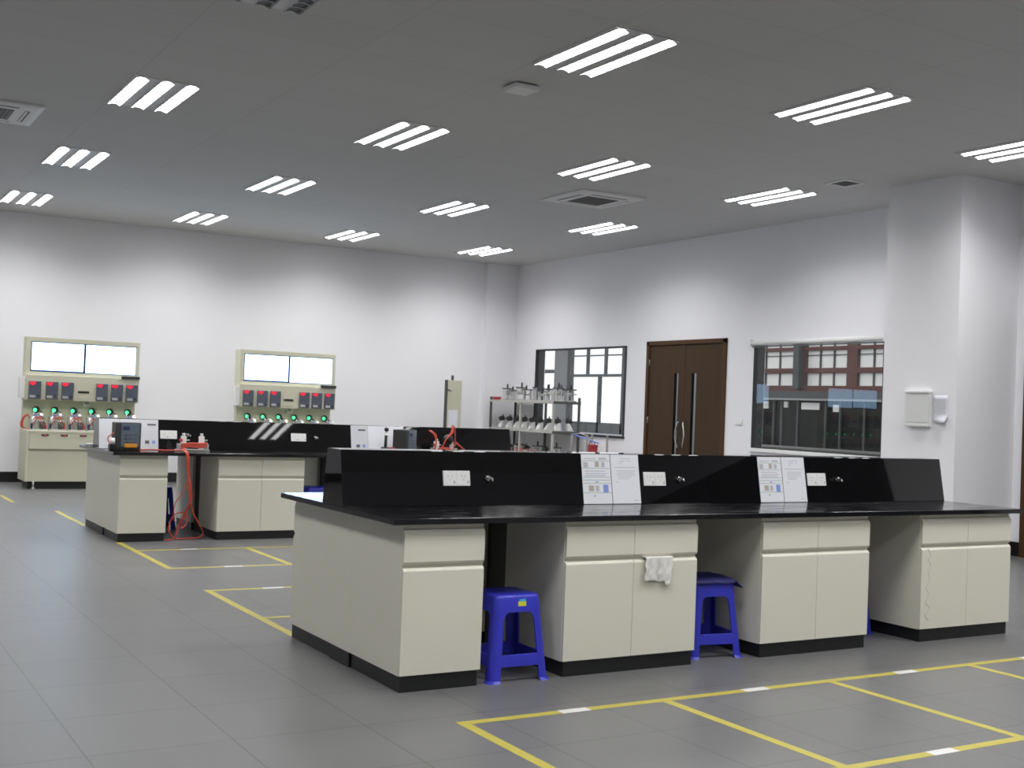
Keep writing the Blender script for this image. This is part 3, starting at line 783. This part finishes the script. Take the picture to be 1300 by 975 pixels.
def hose_arc(mb, p, q, h, bow=0, r=.006):
    p, q = Vector(p), Vector(q); mid = (p+q)/2+Vector((0, -bow, h))
    mb.tube([p, p*.7+mid*.3+Vector((0, -bow*.3, h*.35)), mid, q*.7+mid*.3+Vector((0, -bow*.3, h*.35)), q], r, 7, 5)
def module(label):
    t = thing('pneumatic_module', label, 'pneumatic module')
    box(-.105, -.10, 0, .105, .10, .014).build('base_plate', 'alu', t, .002)
    MB().cyl((-.06, -.02, .014), (-.06, -.02, .15), .024, 14).cyl((-.06, -.02, .15), (-.06, -.02, .20), .008, 10).build('vertical_cylinder', 'alu', t)
    MB().cyl((-.02, .03, .09), (.09, .03, .09), .022, 14).cyl((.09, .03, .09), (.102, .03, .09), .008, 10).build('horizontal_cylinder', 'steel', t)
    box(.02, -.05, .014, .07, .05, .07).build('valve_block', 'charcoal', t, .004)
    box(-.02, -.06, .014, .012, -.02, .11).build('bracket', 'steel', t, .003)
    MB().box(.075, -.07, .014, .10, -.03, .055).cyl((.0875, -.05, .055), (.0875, -.05, .085), .008, 10).build('regulator', 'red', t, .002)
    h = MB(); hose_arc(h, (-.06, -.045, .12), (.05, -.052, .05), .05, .04); hose_arc(h, (-.06, -.045, .06), (.07, .01, .09), .07, .07); h.build('red_hose', 'hose', t)
    MB().tube([(-.03, .07, .014), (-.03, .08, .10), (.0, .085, .17), (.04, .08, .2)], .007, 7).build('stand_rod', 'steel', t)
    MB().box(-.10, .055, .014, -.088, .075, .13).box(.088, .055, .014, .10, .075, .13).box(-.10, .05, .13, .10, .08, .152).build('manifold', 'steel', t, .002)
    MB().cyl((.045, .04, .152), (.045, .015, .175), .022, 14).build('pressure_gauge', 'alu', t)
    box(-.035, .045, .152, -.005, .075, .178).build('blue_fitting', 'blueprint', t, .003)
    box(-.098, -.08, .014, -.072, -.055, .075).build('solenoid', 'indigo', t, .003)
    MB().cyl((.03, -.075, .014), (.03, -.075, .085), .014, 12).cyl((.055, -.08, .014), (.055, -.08, .07), .012, 12).build('filter_bowl', 'darksteel', t)
    t.scale = (1.10, 1.12, 1.3)
    return t
ords = ['first', 'second', 'third', 'fourth', 'fifth', 'sixth']
md = module('first pneumatic module from the left on the left control console')
for ci, (cx, nmc) in enumerate(((.987, 'left'), (4.135, 'right'))):
    for k in range(6):
        px = cx-.632+k*.2595
        lab = '%s pneumatic module from the left on the %s control console' % (ords[k], nmc)
        if ci == 0 and k == 0: md.location = (px, 12.80, .83); md['group'] = 'pneumatic modules on the left console'
        else: dup(md, (px+random.uniform(-.008, .008), 12.80, .83), random.uniform(-.05, .05), lab, 'pneumatic modules on the %s console' % nmc)
h = MB()
for r_ in (.085, .095, .105, .115): h.tube([(.225, 12.70, .839), (.23-r_, 12.69-r_*.1, .85+r_*.3), (.19-r_*.5, 12.69, .93+r_*.6), (.20, 12.70, 1.02+r_*.3), (.225, 12.71, 1.0)], .007, 7)
tag(h.build('hose_bundle', 'hose'), 'coil of red hoses at the left end of the left control console', 'hose')

# tall narrow panel by the far wall
t = thing('narrow_cabinet', 'tall narrow beige cabinet with a dark left side near the far corner', 'cabinet', (7.05, 12.87, 0))
box(-.135, -.07, 0, .14, .02, 1.84).build('body', 'tbeige', t, .004)
box(-.146, -.074, 0, -.135, .022, 1.842).build('dark_side', 'charcoal', t, .002)
box(-.10, -.0735, .9, .075, -.07, 1.33).build('paper_label', 'paper', t)
MB().cyl((-.012, 0, 1.84), (-.012, 0, 1.925), .022, 12).build('aerial', 'charcoal', t)
MB().tube([(-.13, -.072, 1.68), (-.09, -.085, 1.66), (-.07, -.085, 1.655)], .008, 8).build('latch', 'charcoal', t)

# ------------------------------------------------------------------ shelving rack by the right wall
RX0, RX1, RY0, RY1 = 8.33, 8.85, 11.64, 13.76
t = thing('shelving_rack', 'long open metal shelving rack full of small motor brackets below the bright window', 'rack', (RX0, RY0, 0))
rw, rl = RX1-RX0, RY1-RY0
for px, py, zt in ((0, 0, 1.70), (0, rl/2, 1.56), (0, rl, 1.60), (rw, 0, 1.62), (rw, rl/2, 1.56), (rw, rl, 1.62)):
    dark = px > 0 or py == rl
    MB().box(px-.018, py-.018, 0, px+.018, py+.018, zt).build('post', 'darksteel' if dark else 'rackpaint', t, .003)
for z in (.10, .55, 1.04, 1.545):
    s = MB(); s.box(-.02, -.02, z-.018, rw+.02, rl+.02, z); s.box(-.022, -.02, z-.04, -.010, rl+.02, z)
    s.box(rw+.01, -.02, z-.04, rw+.022, rl+.02, z)
    so = s.build('shelf', 'rackpaint', t, .002)
    box(-.02, -.024, z-.042, rw+.02, -.020, z+.002).build('end_rail', 'darksteel', so)
def bracket(label):
    t = thing('motor_bracket', label, 'motor bracket')
    box(-.07, -.05, 0, .07, .05, .012).build('foot', 'alu', t, .002)
    MB().prism([(-.055, .012), (.045, .012), (.045, .03), (-.02, .12), (-.055, .12)], 'y', -.04, .04).build('upright', 'white', t, .003)
    MB().cyl((-.06, 0, .15), (.03, 0, .15), .036, 16).cyl((.03, 0, .15), (.065, 0, .15), .010, 10).build('motor', 'charcoal', t)
    MB().cyl((-.02, .02, .18), (-.02, .02, .215), .012, 10).build('cable_gland', 'charcoal', t)
    t.scale = (1., 1., 1.12)
    return t
def cylrig(label):
    t = thing('cylinder_rig', label, 'cylinder rig')
    box(-.08, -.06, 0, .08, .06, .014).build('base_plate', 'steel', t, .002)
    for s in (-.05, .05): box(s-.008, -.03, .014, s+.008, .03, .15).build('end_plate', 'alu', t, .002)
    MB().cyl((-.05, 0, .10), (.05, 0, .10), .026, 14).cyl((.05, 0, .10), (.12, 0, .10), .008, 10).build('cylinder', 'steel', t)
    MB().box(-.07, -.03, .15, .10, .03, .168).build('top_bar', 'darksteel', t, .002)
    MB().cyl((.02, 0, .168), (.02, 0, .225), .014, 10).build('sensor', 'charcoal', t)
    t.scale = (1.35, 1.35, 1.35)
    return t
br = bracket('x'); cr = cylrig('x'); ub = uc = False
pos = lambda k, n: RY1-.14-(rl-.28)*k/(n-1)
sidew = ['at the far end', 'second from the far end', 'third from the far end', 'fourth from the far end', 'fifth from the far end', 'fourth from the near end', 'third from the near end', 'second from the near end', 'at the near end']
def place(src, first, x, y, z, rz, lab, grp):
    o = src if first else copy_tree(src)
    o.location = (x, y, z); o.rotation_euler = (0, 0, rz); o['label'] = lab; o['group'] = grp
    return o
for k in range(8):
    o = place(cr, k == 0, RX0+.16, pos(k, 8)-.13*(1-k/7), 1.546, (.3, 1.5, -.5, 2.2, .9, -1.2, 1.9, .1)[k], 'grey cylinder rig on the top shelf of the rack, %s' % sidew[k if k < 5 else k+1], 'cylinder rigs on the top shelf'); q = (1.3, 1.1, 1.42, 1.2, 1.45, 1.05, 1.3, 1.4)[k]; o.scale = (1.15, 1.15, q)
for k in range(8):
    place(br, k == 0, RX0+.15, pos(k, 8), 1.041, PI+random.uniform(-.35, .35), 'white motor bracket on the middle shelf of the rack, %s' % sidew[k if k < 5 else k+1], 'motor brackets on the middle shelf')
for k in range(7):
    s = (cr, br)[k % 2]; nm_ = ('grey cylinder rig', 'white motor bracket')[k % 2]
    place(s, False, RX0+.16, pos(k, 7), .551, random.uniform(-.6, .6), '%s on the lower shelf of the rack, %s' % (nm_, sidew[k if k < 4 else k+2]), 'parts on the lower shelf')
for k, (dx, dy) in enumerate(((.40, .12), (.40, .42), (.38, .8))):
    place(cr, False, RX0+dx, RY0+dy, 1.546, .4*k, 'grey cylinder rig at the back of the top rack shelf, %s' % ('nearest the window middle', 'second from its near end', 'third from its near end')[k], 'cylinder rigs at the back of the top shelf')
for k, (dx, dy) in enumerate(((.40, .10), (.38, .40))):
    place(br, False, RX0+dx, RY0+dy, 1.041, .8*k, 'motor bracket at the back of the middle rack shelf, %s' % ('at its near end', 'second from its near end')[k], 'motor brackets at the back of the middle shelf')
h = MB()
for k in range(5):
    y_ = RY0+.5+k*.2; h.tube([(RX0+.03, y_, .56), (RX0+.0, y_+.05, .64), (RX0+.03, y_+.14, .70), (RX0+.1, y_+.2, .62)], .011, 7)
tag(h.build('hose_bundle', 'hose'), 'loose red hoses among the parts on the lower rack shelf', 'hose')
tag(box(RX0+.02, RY1-.12, 1.546, RX0+.14, RY1-.02, 1.60).build('parts_box', 'red', None, .004), 'small red box at the far end of the top rack shelf', 'box')

# trolley beside the rack with a red toolbox
t = thing('steel_trolley', 'low steel trolley standing between the rack and the brown door', 'trolley', (8.60, 10.93, 0))
for px in (-.2, .2):
    for py in (-.22, .22):
        p_ = MB().box(px-.014, py-.014, .08, px+.014, py+.014, 1.02).build('post', 'steel', t, .002)
        MB().cyl((px-.012, py, .04), (px+.012, py, .04), .04, 14).box(px-.008, py-.008, .04, px+.008, py+.008, .09).build('castor', 'charcoal', p_)
for z in (.25, .62): box(-.21, -.23, z-.02, .21, .23, z).build('shelf', 'rackpaint', t, .002)
MB().tube([(-.2, -.22, 1.0), (-.2, 0, 1.03), (-.2, .22, 1.0)], .010, 8).build('push_bar', 'steel', t)
t = thing('toolbox', 'dark red toolbox on the trolley beside the shelving rack', 'toolbox', (8.58, 10.83, .62))
box(-.06, -.085, 0, .06, .085, .20).build('body', 'red', t, .008)
box(-.063, -.088, .20, .063, .088, .235).build('lid', 'red', t, .006)
MB().tube([(0, -.07, .235), (0, -.06, .28), (0, .06, .28), (0, .07, .235)], .009, 8).build('handle', 'red', t)
box(-.0625, -.06, .05, -.06, .06, .09).build('label', 'white', t)
o = MB().tube([(8.40, 11.13, 1.015), (8.42, 11.0, .985), (8.50, 10.85, .94), (8.62, 10.70, .885)], .014, 8).build('strap', 'blueprint'); tag(o, 'blue strap slung across the trolley above the red toolbox', 'strap')

# ------------------------------------------------------------------ things on the far bench
def inverter(label, loc, rz):
    t = thing('frequency_inverter', label, 'inverter', loc, rz)
    MB().box(-.122, -.05, 0, .122, .12, .27).build('body', 'charcoal', t, .008)
    fc = box(-.070, -.056, .035, .105, -.048, .258).build('front_panel', 'screenface', t, .004)
    box(-.055, -.060, .20, .01, -.055, .235).build('display', 'indigo', fc, .002)
    kp = MB()
    for r_ in range(3):
        for c_ in range(3): kp.box(-.035+c_*.045, -.059, .075+r_*.035, -.010+c_*.045, -.0555, .095+r_*.035)
    kp.build('keypad', 'slate', fc, .002)
    for k in range(3): MB().cyl((-.08+.05*k, -.062, .015), (-.08+.05*k, -.045, .015), .012, 10).build('cable_gland', 'black', t)
    return t
IV1 = inverter('dark grey inverter with an orange label at the left end of the far bench', (BX+.135, 6.62, .85), 0)
box(-.035, -.062, .030, .085, -.055, .066).build('warning_label', 'orange', IV1, .002)
IV2 = inverter('dark grey inverter turned sideways on the far bench, left of the red-hose rig', (BX+3.17, 6.66, .85), .62)
o = MB().tube([(BX+.02, 6.60, .865), (BX-.03, 6.58, .91), (BX-.05, 6.60, .97), (BX+.0, 6.62, 1.01), (BX+.03, 6.66, 1.03)], .006, 8).build('wire', 'hose'); tag(o, 'thin red wire looping beside the orange-labelled inverter', 'wire')
t = thing('power_adaptor', 'black plug adaptor with a grey plug left of the orange-labelled inverter', 'adaptor', (BX-.025, 6.50, .85))
box(-.035, -.04, 0, .035, .04, .065).build('body', 'black', t, .006)
MB().cyl((0, 0, .065), (0, .01, .12), .022, 12).build('plug', 'white', t)

def rig(label, loc):
    t = thing('pneumatic_rig', label, 'pneumatic rig', loc)
    box(-.16, -.06, 0, .16, .06, .02).build('base_rail', 'alu', t, .002)
    for s in (-.09, .09):
        p = box(s-.024, -.024, .02, s+.024, .024, .15).build('valve_post', 'white', t, .004)
        MB().cyl((s, 0, .15), (s, 0, .178), .016, 12).build('fitting', 'alu', p)
        MB().cyl((s+.024, 0, .11), (s+.06, 0, .11), .007, 8).build('shaft', 'steel', p)
    MB().box(-.15, -.055, .02, -.12, .03, .075).box(.12, -.055, .02, .15, .03, .075).build('end_block', 'alu', t, .003)
    MB().ball((-.125, -.03, .11), .018, 10).build('stop_button', 'red', t)
    return t
R1 = rig('pneumatic rig with two white valve posts above the hanging red hoses', (BX+.775, 6.62, .85))
h = MB()
for k in range(4): h.tube([(-.13, -.075, .03+.014*k), (-.05, -.085, .045+.012*k), (.05, -.08, .04+.014*k), (.13, -.07, .05+.012*k)], .008, 7)
h.build('red_hose', 'hose', R1)
R2 = rig('pneumatic rig with tangled upright red hoses in the middle of the far bench', (BX+3.62, 6.66, .85))
h = MB()
for k in range(3):
    h.tube([(-.16+.01*k, -.05, .03), (-.13, -.07, .13), (-.16+.012*k, -.07, .22), (-.22+.01*k, -.06, .27)], .0065, 7)
    h.tube([(-.10, -.06, .05+.012*k), (.0, -.09, .06+.01*k), (.10, -.07, .05)], .0065, 7)
    h.tube([(-.06+.01*k, -.07, .08), (-.02, -.09, .17), (.05+.012*k, -.08, .26), (.07, -.06, .33), (.11, -.05, .29), (.11, -.06, .14), (.09, -.06, .06)], .0065, 7)
    h.tube([(.12, -.06, .13+.01*k), (.17, -.08, .10), (.24+.01*k, -.07, .04), (.26, -.05, .02)], .008, 7)
h.build('red_hose', 'hose', R2)
MB().ball((.04, -.03, .17), .06, 12).cyl((.04, -.03, .05), (.04, -.03, .15), .02, 10).build('motor', 'black', R2)
t = thing('lever_valve', 'black lever valve with a round knob in front of a blank white sheet', 'valve', (BX+2.905, 6.66, .85))
MB().hexa([(-.05, -.05, 0), (.05, -.05, 0), (.05, .05, 0), (-.05, .05, 0)], [(-.035, -.04, .075), (.035, -.04, .075), (.035, .04, .075), (-.035, .04, .075)]).build('base', 'black', t, .008)
MB().cyl((0, 0, .07), (.005, 0, .23), .016, 12).build('lever', 'charcoal', t)
MB().cyl((.003, 0, .195), (.005, 0, .222), .021, 12).build('collar', 'white', t)
MB().ball((.006, 0, .265), .026, 12).build('knob', 'black', t)
MB().box(.065, -.03, 0, .10, .03, .075).build('side_button', 'red', t, .008)

# red hoses from the inverter along the worktop and over its edge
h = MB(); zb = .859; xe = BX+.60
for k in range(3):
    d = .014*k
    h.tube([(BX+.24, 6.54+d, zb), (BX+.36, 6.50+d, zb+.006), (BX+.46, 6.44+d, zb+.004), (xe-.02+d, 6.36, zb+.008), (xe+d*.7, 6.235, zb+.002), (xe+.01+d*.6, 6.208-.004*k, .80), (xe+.03+d*.4, 6.205, .62), (xe+.055+.01*k, 6.21, .42)]
           + ([(xe+.10, 6.24, .28), (xe+.20, 6.34, .14), (xe+.26, 6.42, .06), (xe+.22, 6.40, .015), (xe+.08, 6.36, .012), (xe-.04, 6.33, .012)] if k == 0 else
              [(xe+.02, 6.24, .27), (xe-.02, 6.28, .16), (xe-.04, 6.28, .06), (xe-.08, 6.30, .015), (xe-.16, 6.26-.02*k, .012)] if k == 1 else
              [(xe+.03, 6.26, .25), (xe+.00, 6.30, .12), (xe+.07, 6.34, .16), (xe+.06, 6.36, .26), (xe-.05, 6.36, .24), (xe-.10, 6.34, .10), (xe-.04, 6.32, .012)]), .0062 if k else .0075, 8, 6)
h.tube([(xe-.005, 6.36, zb+.012), (xe+.05, 6.45, zb+.014), (BX+.66, 6.53, zb+.02)], .009, 7)
h.tube([(xe+.03, 6.207, .58), (xe-.02, 6.215, .46), (xe-.08, 6.225, .36), (xe-.085, 6.24, .2)], .005, 6)
tag(h.build('hose_bundle', 'hose'), 'red hoses trailing over the edge of the far bench down to the floor', 'hose')
t = thing('junction_module', 'small grey module with a green light overhanging the left end of the far worktop', 'module', (BX-.055, 7.22, .85))
box(-.055, -.06, 0, .05, .06, .035).build('body', 'alu', t, .004)
box(-.0, -.066, .012, .03, -.059, .028).build('indicator_lamp', 'lampgreen', t)
MB().cyl((-.055, 0, .018), (-.085, 0, .018), .012, 10).build('plug', 'steel', t)

# ------------------------------------------------------------------ world, camera, colour
w = bpy.data.worlds.new('overcast_sky'); sc.world = w; w.use_nodes = True
bg = w.node_tree.nodes['Background']; bg.inputs['Color'].default_value = (.95, .98, 1, 1); bg.inputs['Strength'].default_value = 1.15
F, yaw, pitch, roll = 1511.3854, .5367, .0201, .0385
fw = Vector((math.sin(yaw)*math.cos(pitch), math.cos(yaw)*math.cos(pitch), math.sin(pitch)))
rt = Vector((math.cos(yaw), -math.sin(yaw), 0)); up = rt.cross(fw)
r2 = rt*math.cos(roll)+up*math.sin(roll); u2 = -rt*math.sin(roll)+up*math.cos(roll)
cd = bpy.data.cameras.new('camera'); cam = bpy.data.objects.new('camera', cd); COL.objects.link(cam)
cd.sensor_width = 36; cd.lens = 36*F/1300; cd.clip_end = 300
mw = Matrix.Identity(4)
for r in range(3): mw[r][0] = r2[r]; mw[r][1] = u2[r]; mw[r][2] = -fw[r]
mw.translation = Vector((-2.5396, -5.2319, 1.405)); cam.matrix_world = mw
sc.camera = cam
vs = sc.view_settings; vs.view_transform = 'Standard'; vs.look = 'None'; vs.gamma = 1; vs.use_curve_mapping = False; vs.exposure = 0.1
cy = sc.cycles; cy.filter_width = 1.8; cy.use_denoising = True; cy.max_bounces = 8; cy.diffuse_bounces = 5; cy.glossy_bounces = 4; cy.transparent_max_bounces = 10; cy.sample_clamp_indirect = 6
